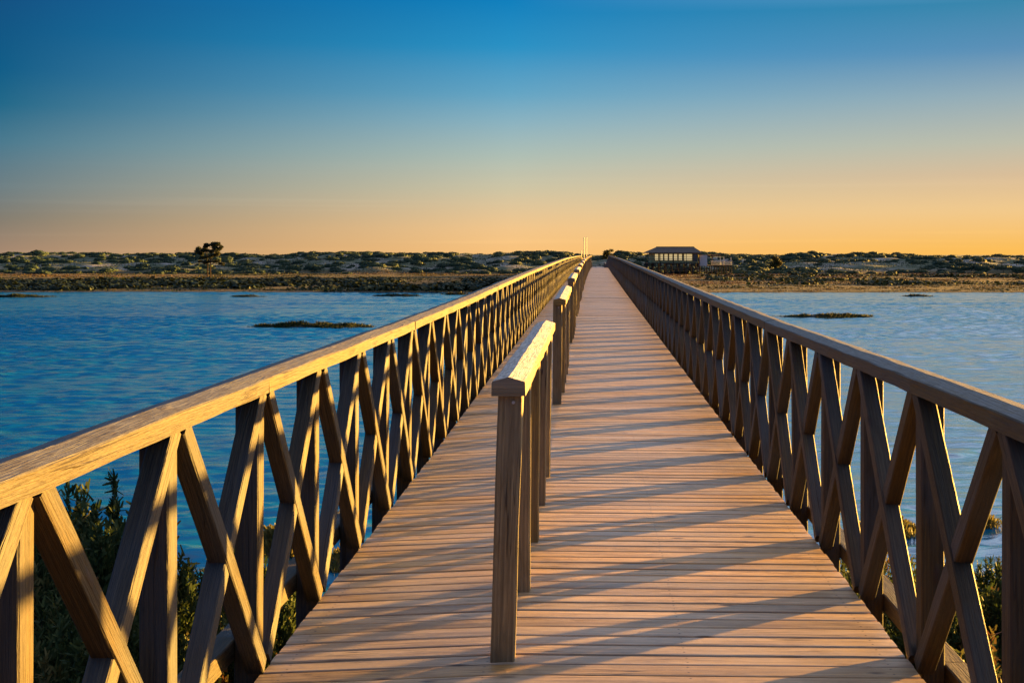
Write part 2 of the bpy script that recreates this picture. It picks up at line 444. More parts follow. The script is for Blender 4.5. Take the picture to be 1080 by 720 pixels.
# ------------------------------------------------------------------ water
yr = [12.0]
while yr[-1] < 156: yr.append(yr[-1] + .09 + .26 * (yr[-1] - 12) / 144)
yr = np.concatenate([np.linspace(-40, 11, 12), yr, [170, 200, 230]])
sr = np.concatenate([[-40, -12, -4, -1.8, -1.1, -.8], np.linspace(-.66, .56, 460), [.7, 1.0, 1.8, 4, 12, 40]])
SS, YY = np.meshgrid(sr, yr)
XX = SS * (np.clip(YY, 12, 400) + 6)
amp = (.55 + .75 * sstep(.38, .60, fbm(XX / 34 + 5, YY / 9 + 2, 4))) * sstep(9, 14, YY) * (1 - sstep(.6, .8, np.abs(SS)))
def ridge(x, y): return 1 - np.abs(2 * vnoise(x, y) - 1)
ZZ = WATER_Z + amp * (.030 * (ridge(XX / 1.7 + YY * .11, YY / .85 + XX * .05) - .5) + .036 * (vnoise(XX / .75 + 31 - YY * .2, YY / .42 + 7) - .5) * 2 + .024 * (vnoise(XX / .45 + 3, YY / .27 + 70) - .5) * 2)
nsx = len(sr); vv = np.stack([XX.ravel(), YY.ravel(), ZZ.ravel()], 1)
ii = np.arange(len(yr) - 1)[:, None] * nsx + np.arange(nsx - 1)[None, :]
me = bpy.data.meshes.new('water')
me.from_pydata(vv.tolist(), [], np.stack([ii, ii + 1, ii + nsx + 1, ii + nsx], -1).reshape(-1, 4).tolist())
me.polygons.foreach_set('use_smooth', [True] * len(me.polygons))
water = bpy.data.objects.new('water', me); COL.objects.link(water)
tag(water, 'wind rippled blue channel water under the boardwalk', None, None, 'structure')
m, t, b = newmat('water')
g = N(t, 'ShaderNodeNewGeometry'); P = g.outputs['Position']
def mpd(sx, sy, rz=0):
    n = N(t, 'ShaderNodeMapping'); n.inputs['Scale'].default_value = (sx, sy, 1); n.inputs['Rotation'].default_value = (0, 0, rz)
    t.links.new(P, n.inputs[0]); return n.outputs[0]
n1 = noise(t, mpd(.55, 1.5, .12), 1.0, 3, .5, .4)
n2 = noise(t, mpd(1.6, 4.2, -.2), 1.0, 4, .55, .5)
n3 = noise(t, mpd(6, 14, .1), 1.0, 3, .55, .3)
calm = noise(t, mpd(.012, .07, .03), 1.0, 4, .6, .5)
s1 = N(t, 'ShaderNodeMath', operation='MULTIPLY_ADD'); t.links.new(n1, s1.inputs[0]); s1.inputs[1].default_value = 1.6; t.links.new(n2, s1.inputs[2])
s2 = N(t, 'ShaderNodeMath', operation='MULTIPLY_ADD'); t.links.new(n3, s2.inputs[0]); s2.inputs[1].default_value = .28; t.links.new(s1.outputs[0], s2.inputs[2])
bp = N(t, 'ShaderNodeBump'); bp.inputs['Distance'].default_value = .03
t.links.new(mrange(t, calm, .36, .62, 1.0, .35), bp.inputs['Strength'])
t.links.new(s2.outputs[0], bp.inputs['Height']); t.links.new(bp.outputs[0], b.inputs['Normal'])
b.inputs['Base Color'].default_value = (.002, .12, .22, 1)
b.inputs['Roughness'].default_value = .13
b.inputs['IOR'].default_value = 1.42
b.inputs['Specular IOR Level'].default_value = .9
me.materials.append(m)

# ------------------------------------------------------------------ boardwalk path
def path(y):
    """centre x and deck height of the boardwalk at distance y"""
    xc = .40 * max(0, (y - 15) / 95) ** 2 if y < 110 else .40 + .0084 * (y - 110)
    pts = [(-20, 0), (10, 0), (25, .10), (60, .27), (95, .33), (112, .33), (135, -.1), (160, -.75), (200, -1.05), (330, -1.05)]
    for (a, za), (c_, zc) in zip(pts, pts[1:]):
        if y <= c_:
            s_ = (y - a) / (c_ - a)
            return xc, za + (zc - za) * s_
    return xc, pts[-1][1]
def P3(x, y, z):
    xc, zc = path(y)
    return Vector((xc + x, y, zc + z))

Y0, Y1, YEND = -7.2, 113.0, 262.0
# deck
bridge = empty('footbridge', (0, 4.8, 0))
tag(bridge, 'long straight timber footbridge of crosswise planks over the channel', 'footbridge', None, None)
def bpart(mb, name, mat):
    o = mb.build(name, mat, bridge); o.location = (0, -4.8, 0); return o
mb = MB(); y = Y0; PW = .1205
while y < YEND:
    gap = R.uniform(.005, .010); y0 = y + gap / 2; y1 = y + PW - gap / 2
    c_ = .0065; zt = R.uniform(-.0012, .0012); th = .034; cup = R.uniform(-.0006, .0014)
    xl, xr = -1.203 + R.uniform(-.004, .004), 1.19 + R.uniform(-.004, .004)
    tilt = R.uniform(-.0010, .0010)
    pt = R.uniform(-.0014, .0014)
    prof = [(y0, -th), (y0, -.005 - pt), (y0 + .002, -.0012 - pt), (y0 + .006, -pt), ((y0 + y1) / 2, cup), (y1 - .013, pt), (y1 - .004, pt - .0021), (y1, pt - .006), (y1, -th)]
    if y > 40: prof = [prof[0], prof[2], prof[5], prof[7]]
    rings = []
    for x_, tl, cm in ((xr, 1, -.014), (-.30, .2, 0), (xl, -1, -.036)):  # crossfall added so the left lane catches less sun, the right more
        rings.append([P3(x_, yy, zz + zt + tilt * tl + cm) for yy, zz in prof])
    mb.loft(rings)
    y += PW
# cover: one plank band can hold many planks; they are the deck's surface pattern
deck = bpart(mb, 'deck', M['deck'])
mb = MB()
for xj in (-1.12, -.38, .36, 1.10):
    yy = Y0; mb = MB(); prof = rect(.07, .2); rings = []
    while yy < YEND:
        rings.append([P3(xj + a_, yy, -.137 - .040 * abs(xj + .3) / 1.4 + b_) for a_, b_ in prof]); yy += 2
    mb.loft(rings)
    bpart(mb, 'joist', M['under'])
for k in range(-3, 62):
    yy = 4.8 + 4 * k + .5
    if yy > YEND: break
    mb = MB(); mb.beam(P3(-1.3, yy, -.386), P3(1.3, yy, -.386), rect(.12, .2), (0, 1, 0)); bpart(mb, 'cross_beam', M['under'])
npile = 0
far_p = MB()
for k in range(-1, 62):
    yy = 4.8 + 4 * k + .5
    if yy > YEND: break
    for sx in (-1, 1):
        p = P3(sx * .95, yy, -.46)
        zb = min(float(height(p.x, p.y)), -3.1) - .6
        prof = [(.1 * math.cos(a * math.pi / 5), .1 * math.sin(a * math.pi / 5)) for a in range(10)]
        if npile < 96:
            q = MB()
        else:
            q = far_p
        q.beam((p.x, p.y, zb), p, prof, (1, 0, 0))
        if npile < 96:
            bpart(q, 'pile', M['under'])
        npile += 1
o = bpart(far_p, 'pile', M['under']); o['kind'] = 'stuff'

# ------------------------------------------------------------------ railings
CAPP = lambda w, h, pk: [(-w / 2, -h / 2), (w / 2, -h / 2), (w / 2, h / 2 - .004), (w / 2 - .004, h / 2), (0, h / 2 + pk), (-w / 2 + .004, h / 2), (-w / 2, h / 2 - .004)]
def railing(sx, label):
    root = empty('timber_railing', (sx * 1.26, 4.8, 0))
    tag(root, label, 'railing', 'X braced railings along the boardwalk')
    off = Vector((-sx * 1.26, -4.8, 0))
    def part(mb, name, mat, stuff=False):
        o = mb.build(name, mat, root); o.location = off
        if stuff: o['kind'] = 'stuff'
        return o
    # post: shared meshes
    variants = []
    for v in range(6):
        q = MB()
        q.beam((0, 0, -.62), (R.uniform(-.006, .006), R.uniform(-.006, .006), .990), rect(.088, .078, .005), (1, 0, 0), seg=3, jit=.0012)
        variants.append(q)
    vo = []
    far = MB(); n = 0
    ks = list(range(-8, 256))
    for k in ks:
        y_ = 4.8 + k + .0
        if y_ > YEND: break
        px = sx * 1.269; p = P3(px, y_, 0)
        if n < 100:
            vi = R.randrange(6)
            if len(vo) < 6:
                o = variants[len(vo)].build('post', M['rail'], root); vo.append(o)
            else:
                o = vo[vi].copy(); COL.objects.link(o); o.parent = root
            o.location = p + off
            o.rotation_euler = (R.uniform(-.004, .004), R.uniform(-.006, .006), R.uniform(-.03, .03))
        else:
            far.beam(p + Vector((0, 0, -.5)), p + Vector((0, 0, .98)), rect(.088, .078), (1, 0, 0))
        n += 1
    part(far, 'post', M['rail'], True)
    # braces, one X per bay
    farb = MB(); nb = 0
    xi = sx * (1.197 + .033)
    for k in ks:
        ya, yb = 4.8 + k, 5.8 + k
        if yb > YEND: break
        zb, zt = -.015, .992
        j = lambda s_=.006: R.uniform(-s_, s_)
        # A: near top to far bottom, B: far top to near bottom; they lap at the middle
        oa, ob = (0, .004) if sx < 0 else (.005, 0)
        A0 = P3(xi + sx * oa, ya + .036 + j(), zt); A1 = P3(xi + sx * oa, yb - .042 + j(), zb + j())
        B0 = P3(xi + sx * ob, yb - .036 + j(), zt); B1 = P3(xi + sx * ob, ya + .042 + j(), zb + j())
        for p0, p1 in ((A0, A1), (B0, B1)):
            if nb < 100:
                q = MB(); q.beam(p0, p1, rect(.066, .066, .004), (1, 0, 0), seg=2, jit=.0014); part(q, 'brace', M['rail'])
            else:
                farb.beam(p0, p1, rect(.066, .066), (1, 0, 0))
            nb += 1
    part(farb, 'brace', M['rail'], True)
    # bottom beam
    bz = .036 if sx < 0 else -.056
    yy = 4.8 - 8; far = MB(); n = 0
    while yy < YEND - .1:
        y2 = min(yy + 4, YEND)
        q = MB() if yy < 114 else far
        q.beam(P3(sx * 1.357, yy + .003, bz), P3(sx * 1.357, y2 - .003, bz), rect(.086, .08, .005), (1, 0, 0), seg=4, jit=.0015)
        if q is not far: part(q, 'bottom_rail', M['rail'])
        yy = y2
    part(far, 'bottom_rail', M['rail'], True)
    # top rail boards, 4 m each
    yy = 4.8 - 8; far = MB()
    while yy < YEND - .1:
        y2 = min(yy + 4, YEND)
        q = MB() if yy < 114 else far
        dx, dz = R.uniform(-.004, .004), R.uniform(-.003, .003)
        prof = CAPP(.142, .056, .012)
        q.beam(P3(sx * 1.262 + dx, yy + .003, 1.012 + dz), P3(sx * 1.262 + dx * .5, y2 - .003, 1.012 + dz * .5), prof, (1, 0, 0), seg=16, jit=.0022)
        if q is not far: part(q, 'top_rail', M['cap'])
        yy = y2
    part(far, 'top_rail', M['cap'], True)
railing(-1, 'sunlit golden timber railing of X braces on the left edge of the boardwalk')
railing(1, 'shaded blue grey timber railing of X braces on the right edge of the boardwalk')

# centre handrail sections, five posts and one cap board each, 8 m apart
ordinals = ['nearest', 'second', 'third', 'fourth', 'fifth', 'sixth', 'seventh', 'eighth', 'ninth', 'tenth', 'eleventh', 'twelfth', 'thirteenth', 'fourteenth']
def handrail(y0, lean, seed, label):
    rr = random.Random(seed)
    base = P3(-.325, y0, 0)
    root = empty('centre_handrail', base)
    tag(root, label, 'handrail', 'short handrails dividing the boardwalk lengthwise')
    off = -base
    for k in range(5):
        yy = y0 + k * .985
        l = lean if k == 0 else rr.uniform(.0, .02)
        q = MB(); q.beam(P3(-.325 + (.012 if k else 0), yy, -.03), P3(-.325 + l + (.012 if k else 0), yy, .99), rect(.089, .092, .005), (1, 0, 0), seg=4, jit=.0018)
        o = q.build('post', M['post'], root); o.location = off
    q = MB(); prof = CAPP(.124, .052, .016)
    q.beam(P3(-.297, y0 - .07, 1.006), P3(-.300, y0 + 4 * .985 + .10, 1.006), prof, (1, 0, 0), seg=16, jit=.002)
    o = q.build('top_rail', M['capw'], root); o.location = off
    q = MB(); q.loft([[(math.cos(a) * .006, yy_, math.sin(a) * .006) for a in [j * math.pi / 4 for j in range(8)]] for yy_ in (.004, -.004)])
    o = q.build('bolt', M['steel'], root); o.location = P3(-.325 + lean * .95 + .012, y0 - .048, .955) + off
    return root
for k in range(-1, 14):
    y0 = 4.79 + 8 * k
    if k < 0: lb = 'short centre handrail on the boardwalk standing behind the viewpoint'
    else:
        lb = ('nearest short centre handrail with pale weathered cap and leaning first post' if k == 0 else
              '%s short centre handrail counted from the near end of the boardwalk' % ordinals[k])
    if k >= 0: handrail(y0, .034 if k == 0 else R.uniform(0, .02), 100 + k, lb)

# ------------------------------------------------------------------ foliage meshes
class LM:
    """leaf mesh: numpy quads with a random tint"""
    def __init__(s): s.q = []; s.t = []
    def add(s, c, d, n, L, Wd, tint):
        # c centres (k,3), d direction, n width direction
        c = np.asarray(c); k = len(c)
        a = c - n * Wd[:, None] * .5; b_ = c + n * Wd[:, None] * .5
        e = c + d * L[:, None]
        s.q.append(np.stack([a, b_, e + n * Wd[:, None] * .22, e - n * Wd[:, None] * .22], 1)); s.t.append(tint)
    def build(s, name, mat, parent=None):
        q = np.concatenate(s.q); tt = np.concatenate(s.t); k = len(q)
        me = bpy.data.meshes.new(name)
        me.vertices.add(k * 4); me.vertices.foreach_set('co', q.reshape(-1).astype(np.float32))
        me.loops.add(k * 4); me.loops.foreach_set('vertex_index', np.arange(k * 4, dtype=np.int32))
        me.polygons.add(k); me.polygons.foreach_set('loop_start', np.arange(k, dtype=np.int32) * 4)
        at = me.attributes.new('rnd', 'FLOAT', 'FACE'); at.data.foreach_set('value', np.clip(tt, 0, 1).astype(np.float32))
        me.materials.append(mat); me.update(); me.validate()
        o = bpy.data.objects.new(name, me); COL.objects.link(o)
        if parent: o.parent = parent
        return o
def unit(v): return v / (np.linalg.norm(v, axis=-1, keepdims=True) + 1e-9)

def shrub_mesh(seed, h, rad_, nstem, leaf=.022, tintc=.35):
    """upright sprays covered in small fleshy leaves; returns LM (leaves), MB (stems)"""
    rg = np.random.RandomState(seed); lm = LM(); st = MB()
    for s_ in range(nstem):
        a = rg.rand() * 6.283; r = rad_ * math.sqrt(rg.rand())
        hh = h * (1 - .45 * (r / rad_) ** 2) * rg.uniform(.65, 1.08)
        b0 = np.array([r * .45 * math.cos(a), r * .45 * math.sin(a), 0.])
        b1 = np.array([r * math.cos(a) + rg.uniform(-.06, .06), r * math.sin(a) + rg.uniform(-.06, .06), hh])
        mid = (b0 + b1) / 2 + np.array([r * .25 * math.cos(a), r * .25 * math.sin(a), -.02])
        def bez(tt):
            tt = tt[:, None]; return (1 - tt) ** 2 * b0 + 2 * tt * (1 - tt) * mid + tt ** 2 * b1
        k = int(hh * 190)
        tt = rg.uniform(.25, 1, k); c = bez(tt)
        # side twigs: clumped offset
        tw = rg.randint(0, 7, k)
        ang = tw * 0.9 + s_; up = (tt * 9) % 1
        reach = .085 * up * (1.15 - tt)
        c = c + np.stack([np.cos(ang) * reach, np.sin(ang) * reach, up * .07], 1) + rg.normal(0, .006, (k, 3))
        d = unit(rg.normal(0, .55, (k, 3)) + np.array([0, 0, .9])); n = unit(np.cross(d, rg.normal(0, 1, (k, 3))))
        lm.add(c, d, n, rg.uniform(.7, 1.4, k) * leaf * 1.9, rg.uniform(.6, 1.1, k) * leaf * .8,
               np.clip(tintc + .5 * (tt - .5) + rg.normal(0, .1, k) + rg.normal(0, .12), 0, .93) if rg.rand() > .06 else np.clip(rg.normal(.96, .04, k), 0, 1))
        pts = bez(np.array([0, .33, .66, .97])); rr = [.008, .006, .004, .0015]
        st.loft([[(p[0] + q * math.cos(u), p[1] + q * math.sin(u), p[2]) for u in (0, 2.1, 4.2)] for p, q in zip(pts, rr)], caps=False)
    return lm, st

def make_shrub(seed, h, r, n, mat, leaf=.022, tintc=.35, name='shrub'):
    root = empty(name)
    lm, st = shrub_mesh(seed, h, r, n, leaf, tintc)
    lm.build('foliage', mat, root); st.build('stem', M['twig'], root)
    return root

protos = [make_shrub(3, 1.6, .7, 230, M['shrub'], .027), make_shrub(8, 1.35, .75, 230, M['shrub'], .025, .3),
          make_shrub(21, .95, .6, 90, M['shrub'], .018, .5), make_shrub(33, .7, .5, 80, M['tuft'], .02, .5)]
used = [False] * 4
seen_lbl = {}
def where(x, y):
    side = 'left' if x < 0 else 'right'
    bay = int(math.floor(1.26 * y / abs(x) - 2.8)) + 1
    nm = ['first', 'second', 'third', 'fourth', 'fifth', 'sixth', 'seventh', 'eighth', 'ninth', 'tenth']
    out_ = 'beyond the outer end' if bay < 1 else 'behind the %s full bay' % nm[min(bay - 1, 9)]
    dd_ = 'near' if y < 6.5 else 'middle' if y < 9.6 else 'waterside'
    return out_, side, dd_
labels_used = set()
def place(pi, x, y, s, rz, label, sink=.08, group='shrubs on the near bank'):
    if label == 'auto':
        look = ['tall upright', 'broad bushy', 'low rounded', 'small golden'][pi]
        for tries in range(40):
            o_, sd, dd_ = where(x, y)
            prox = 'close under' if abs(x) < 2.6 else 'a step out from' if abs(x) < 3.5 else 'well out from'
            label = '%s %s shrub %s the %s railing, %s' % (look, dd_, prox, sd, o_)
            if label not in labels_used: break
            y += .3 if tries % 2 else 0; x += .12 * (1 if x > 0 else -1)
        labels_used.add(label)
    if not used[pi]:
        o = protos[pi]; used[pi] = True
    else:
        o = copy_tree(protos[pi])
    o.location = (x, y, float(height(x, y)) - sink); o.scale = (s, s, s); o.rotation_euler = (0, 0, rz)
    tag(o, label, 'shrub', group)
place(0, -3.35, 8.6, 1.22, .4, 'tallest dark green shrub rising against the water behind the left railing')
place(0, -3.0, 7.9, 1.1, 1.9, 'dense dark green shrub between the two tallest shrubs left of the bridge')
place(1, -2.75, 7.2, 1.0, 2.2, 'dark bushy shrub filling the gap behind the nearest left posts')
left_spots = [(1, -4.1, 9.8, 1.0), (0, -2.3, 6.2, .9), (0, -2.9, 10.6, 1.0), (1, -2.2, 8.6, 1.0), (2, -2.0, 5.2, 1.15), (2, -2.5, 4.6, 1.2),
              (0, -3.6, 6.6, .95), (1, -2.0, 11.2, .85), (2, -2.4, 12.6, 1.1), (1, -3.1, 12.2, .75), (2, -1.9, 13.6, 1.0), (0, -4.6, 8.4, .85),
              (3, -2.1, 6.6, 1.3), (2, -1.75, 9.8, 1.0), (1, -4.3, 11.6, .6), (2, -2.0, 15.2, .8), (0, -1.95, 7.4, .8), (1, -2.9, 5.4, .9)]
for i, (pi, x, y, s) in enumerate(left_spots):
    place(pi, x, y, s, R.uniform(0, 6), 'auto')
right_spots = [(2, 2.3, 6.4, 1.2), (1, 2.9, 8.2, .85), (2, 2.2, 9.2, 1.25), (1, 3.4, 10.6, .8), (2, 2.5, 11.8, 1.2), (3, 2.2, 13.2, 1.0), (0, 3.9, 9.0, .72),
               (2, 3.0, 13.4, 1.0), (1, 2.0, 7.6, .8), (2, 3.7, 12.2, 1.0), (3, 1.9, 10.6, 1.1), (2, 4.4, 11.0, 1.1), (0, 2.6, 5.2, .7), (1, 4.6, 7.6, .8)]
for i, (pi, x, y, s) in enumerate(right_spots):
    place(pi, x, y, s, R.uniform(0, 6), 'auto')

# low ground cover on the near bank
lm = LM(); k = 46000
gx = rs.uniform(-14, 14, k); gy = rs.uniform(-6, 19, k); gz = height(gx, gy)
keep = (gz > WATER_Z + .05) & (fbm(gx / .8 + 5, gy / .8, 3) > .42)
gx, gy, gz = gx[keep], gy[keep], gz[keep]; k = len(gx)
d = unit(rs.normal(0, .45, (k, 3)) + [0, 0, 1]); n = unit(np.cross(d, rs.normal(0, 1, (k, 3))))
lm.add(np.stack([gx, gy, gz - .01], 1), d, n, rs.uniform(.08, .28, k), rs.uniform(.012, .03, k), rs.uniform(.1, .85, k))
o = lm.build('ground_cover', M['shrub']); tag(o, 'low saltmarsh plants covering the near bank', 'plants', None, 'stuff')

# golden tufts standing in the shallows
def islet(name, cx, cy, hw, hd, hgt, label, seed, cat='islet', dens=1.0, bl=.22, group='grassy islets in the channel', tint=(.15, .75), mat='marsh'):
    rg = np.random.RandomState(seed)
    root = empty(name, (cx, cy, WATER_Z)); tag(root, label, cat, group)
    nr, na = 10, 48
    v = []; f = []
    def hh(r, a):
        wob = 1 + .35 * math.sin(2 * a + seed) + .2 * math.sin(5 * a + seed * 2) + .12 * math.sin(9 * a)
        return (r * hw * math.cos(a) * (1 + .15 * math.sin(3 * a + seed)), r * hd * math.sin(a) * wob)
    def prof(x, y, r):
        nz = float(fbm(np.array([x / hw * 3 + seed]), np.array([y / hd * 3]), 3)[0])
        return hgt * (1 - r ** 1.6) * (.45 + 1.1 * nz) - .12 * r
    v.append((0, 0, prof(0, 0, 0)))
    for i in range(1, nr + 1):
        for j in range(na):
            x, y = hh(i / nr, j / na * 6.2832); v.append((x, y, prof(x, y, i / nr)))
    for j in range(na): f.append((0, 1 + j, 1 + (j + 1) % na))
    for i in range(nr - 1):
        for j in range(na):
            a = 1 + i * na; f.append((a + j, a + na + j, a + na + (j + 1) % na, a + (j + 1) % na))
    me = bpy.data.meshes.new('mud_bank'); me.from_pydata(v, [], f); me.materials.append(M['mud'])
    me.polygons.foreach_set('use_smooth', [True] * len(me.polygons))
    o = bpy.data.objects.new('mud_bank', me); COL.objects.link(o); o.parent = root
    k = int(900 * hw * hd * dens)
    k = max(300, min(k, 14000))
    a = rg.rand(k) * 6.2832; r = np.sqrt(rg.rand(k)) * .93
    pts = np.array([(*hh(r_, a_), 0) for r_, a_ in zip(r, a)])
    cl = fbm(pts[:, 0] * 1.6 + seed, pts[:, 1] * 1.6, 3)
    pz = np.array([prof(x, y, r_) for (x, y, _), r_ in zip(pts, r)])
    pts[:, 2] = pz - .02
    L = bl * rg.uniform(.4, 1.1, k) * (.3 + 1.5 * np.clip(cl - .25, 0, 1))
    d = unit(rg.normal(0, .5, (k, 3)) + [0, 0, 1]); n = unit(np.cross(d, rg.normal(0, 1, (k, 3))))
    lm = LM(); lm.add(pts, d, n, L, L * .22, np.clip(rg.uniform(*tint, k), 0, 1)); lm.build('grass', M[mat], root)
M['mud'] = simple('mud', (.05, .04, .027), .75, .4, .3, 2)
islet('grassy_islet', -17.3, 80.5, 4.1, 2.0, .17, 'dark elongated grassy islet beyond the left railing, largest in the left water', 3, bl=.26, dens=3, tint=(.0, .5))
islet('grassy_islet', 17.3, 92.7, 3.9, 1.8, .14, 'long olive grassy islet in the right water beyond the railing', 5, bl=.24, dens=3, tint=(.1, .6))
islet('grassy_islet', -60.5, 136, 4.2, 2.4, .16, 'thin dark mud islet at the far left edge of the water', 7, bl=.25, tint=(0, .5))
islet('grassy_islet', -36.3, 137, 2.2, 1.5, .12, 'tiny flat mud islet off the left shore below the pine', 9, bl=.2, tint=(0, .5))
islet('grassy_islet', -20.4, 139, 2.9, 1.7, .14, 'flat narrow islet in front of the far left shore, left one of a close pair', 11, bl=.25, tint=(0, .5))
islet('grassy_islet', -14.9, 144, 2.0, 1.6, .16, 'flat narrow islet nearest the left railing in front of the far shore', 13, bl=.25, tint=(0, .5))
islet('grassy_islet', 35.0, 138, 2.0, 1.4, .14, 'tiny dark islet close to the far right shore', 15, bl=.22, tint=(0, .5))
islet('marsh_tuft', 5.0, 21.0, .55, .45, .16, 'golden saltmarsh clump in the shallows seen through the right railing', 17, 'plant clump', 8, .32, 'golden clumps in the shallows', (.3, 1), 'tuft')
islet('marsh_tuft', 6.6, 21.4, .28, .25, .10, 'smallest golden clump in the shallows right of its neighbour', 19, 'plant clump', 8, .22, 'golden clumps in the shallows', (.3, 1), 'tuft')
islet('marsh_tuft', -4.9, 19.6, .6, .45, .18, 'golden saltmarsh clump in the shallows seen through the left railing', 23, 'plant clump', 8, .34, 'golden clumps in the shallows', (.3, 1), 'tuft')
islet('marsh_tuft', -3.7, 18.6, .5, .4, .18, 'golden clump at the water edge near the left deck edge', 29, 'plant clump', 8, .34, 'golden clumps in the shallows', (.3, 1), 'tuft')

# ------------------------------------------------------------------ far marsh and dune scrub
lm = LM()
def patch(k, xr, yr, Lr, tf, thr=None, wr=.85, mound=3):
    x = rs.uniform(*xr, k); y = yr[0] + (yr[1] - yr[0]) * rs.rand(k); z = height(x, y)
    keep = z > WATER_Z + .06
    if thr is not None: keep &= thr(x, y)
    x, y, z = x[keep], y[keep], z[keep]; n_ = len(x)
    L = rs.uniform(*Lr, n_) * (.5 + 1.0 * sstep(.3, .65, fb(x, y, 5, 5)))
    tint = tf(x, y, n_)
    for k_ in range(mound):
        a_ = rs.uniform(0, 6.283, n_); el = rs.uniform(.5 if mound > 3 else .15, 1.5, n_)
        u = np.stack([np.cos(a_) * np.cos(el), np.sin(a_) * np.cos(el), np.sin(el)], 1)
        nn_ = unit(np.cross(u, rs.normal(0, 1, (n_, 3)) + [0, 0, .2])); d = unit(np.cross(nn_, u))
        q_ = L * wr * rs.uniform(.5, 1.1, n_)
        c = np.stack([x, y, z - .04], 1) + u * np.stack([L * 1.7, L * 1.7, L * (.45 if mound > 3 else .8)], 1) - d * (q_ * .5)[:, None]
        lm.add(c, d, nn_, q_, q_, np.clip(tint + rs.normal(0, .03, n_), 0, 1))
fb = lambda x, y, a, b: fbm(x / a + 3, y / b + 8, 4)
patch(60000, (-160, 150), (147, 275), (.10, .24), lambda x, y, n_: np.clip(.20 + 1.1 * (fb(x, y, 22, 9) - .3) + np.where(x > 0, .22, -.1) + .30 * sstep(208, 240, y) + .22 * (1 - sstep(149, 156, y)) + rs.normal(0, .05, n_), 0, 1), mound=4)
# the darker, taller band of shrubs on the left half of the marsh
patch(34000, (-160, 10), (152, 206), (.25, .6), lambda x, y, n_: np.clip(.02 + .35 * (fb(x, y, 9, 5) - .3) + rs.normal(0, .05, n_), 0, .4), lambda x, y: fb(x, y, 14, 10) > .43 + .1 * sstep(-20, 10, x) + .12 * (1 - sstep(150, 158, y)) + .1 * sstep(192, 206, y))
patch(12000, (20, 150), (180, 245), (.25, .55), lambda x, y, n_: np.clip(.12 + .4 * (fb(x, y, 9, 5) - .3) + rs.normal(0, .08, n_), 0, .6), lambda x, y: fb(x, y, 16, 7) > .55)
o = lm.build('marsh_vegetation', M['marsh']); tag(o, 'olive, gold and rusty saltmarsh plants along the far shore', 'plants', None, 'stuff')

lm = LM()
nb = 3800
bx = rs.uniform(-165, 150, nb); by = rs.uniform(262, 352, nb)
keep = fb(bx, by, 12, 12) > .43
keep &= ~((np.abs(bx - 1.4) < 2.0) & (by < 300))
bx, by = bx[keep], by[keep]
for x, y in zip(bx, by):
    z = float(height(x, y)); w = rs.uniform(.5, 2.0) ; h_ = w * rs.uniform(.3, .55); k = int(90 + 90 * w)
    if z < -2.3 and rs.rand() < .5: continue
    u = unit(rs.normal(0, 1, (k, 3))); u[:, 2] = np.abs(u[:, 2]); r = rs.uniform(.75, 1.02, k)[:, None]
    c = u * r * [w, w, h_] + [x, y, z - .1]
    n = unit(np.cross(u, rs.normal(0, 1, (k, 3)))); d = unit(np.cross(n, u) + rs.normal(0, .18, (k, 3)))
    base = rs.uniform(.1, .7)
    lm.add(c, d, n, rs.uniform(.22, .42, k), rs.uniform(.2, .4, k), np.clip(base + rs.normal(0, .12, k), 0, 1))
# fine dune grass
k = 60000
x = rs.uniform(-165, 150, k); y = rs.uniform(262, 350, k); z = height(x, y); keep = (fb(x, y, 6, 6) > .45) & (z > -2.3)
x, y, z = x[keep], y[keep], z[keep]; k = len(x)
d = unit(rs.normal(0, .5, (k, 3)) + [0, 0, 1]); az = rs.uniform(-1, 1, k); n = np.stack([np.cos(az), np.sin(az), 0 * az], 1)
lm.add(np.stack([x, y, z - .03], 1), d, n, rs.uniform(.15, .4, k), rs.uniform(.08, .22, k), np.clip(rs.normal(.65, .18, k), 0, 1))
o = lm.build('dune_scrub', M['scrub']); tag(o, 'low dark scrub and grass scattered over the pale dunes', 'scrub', None, 'stuff')

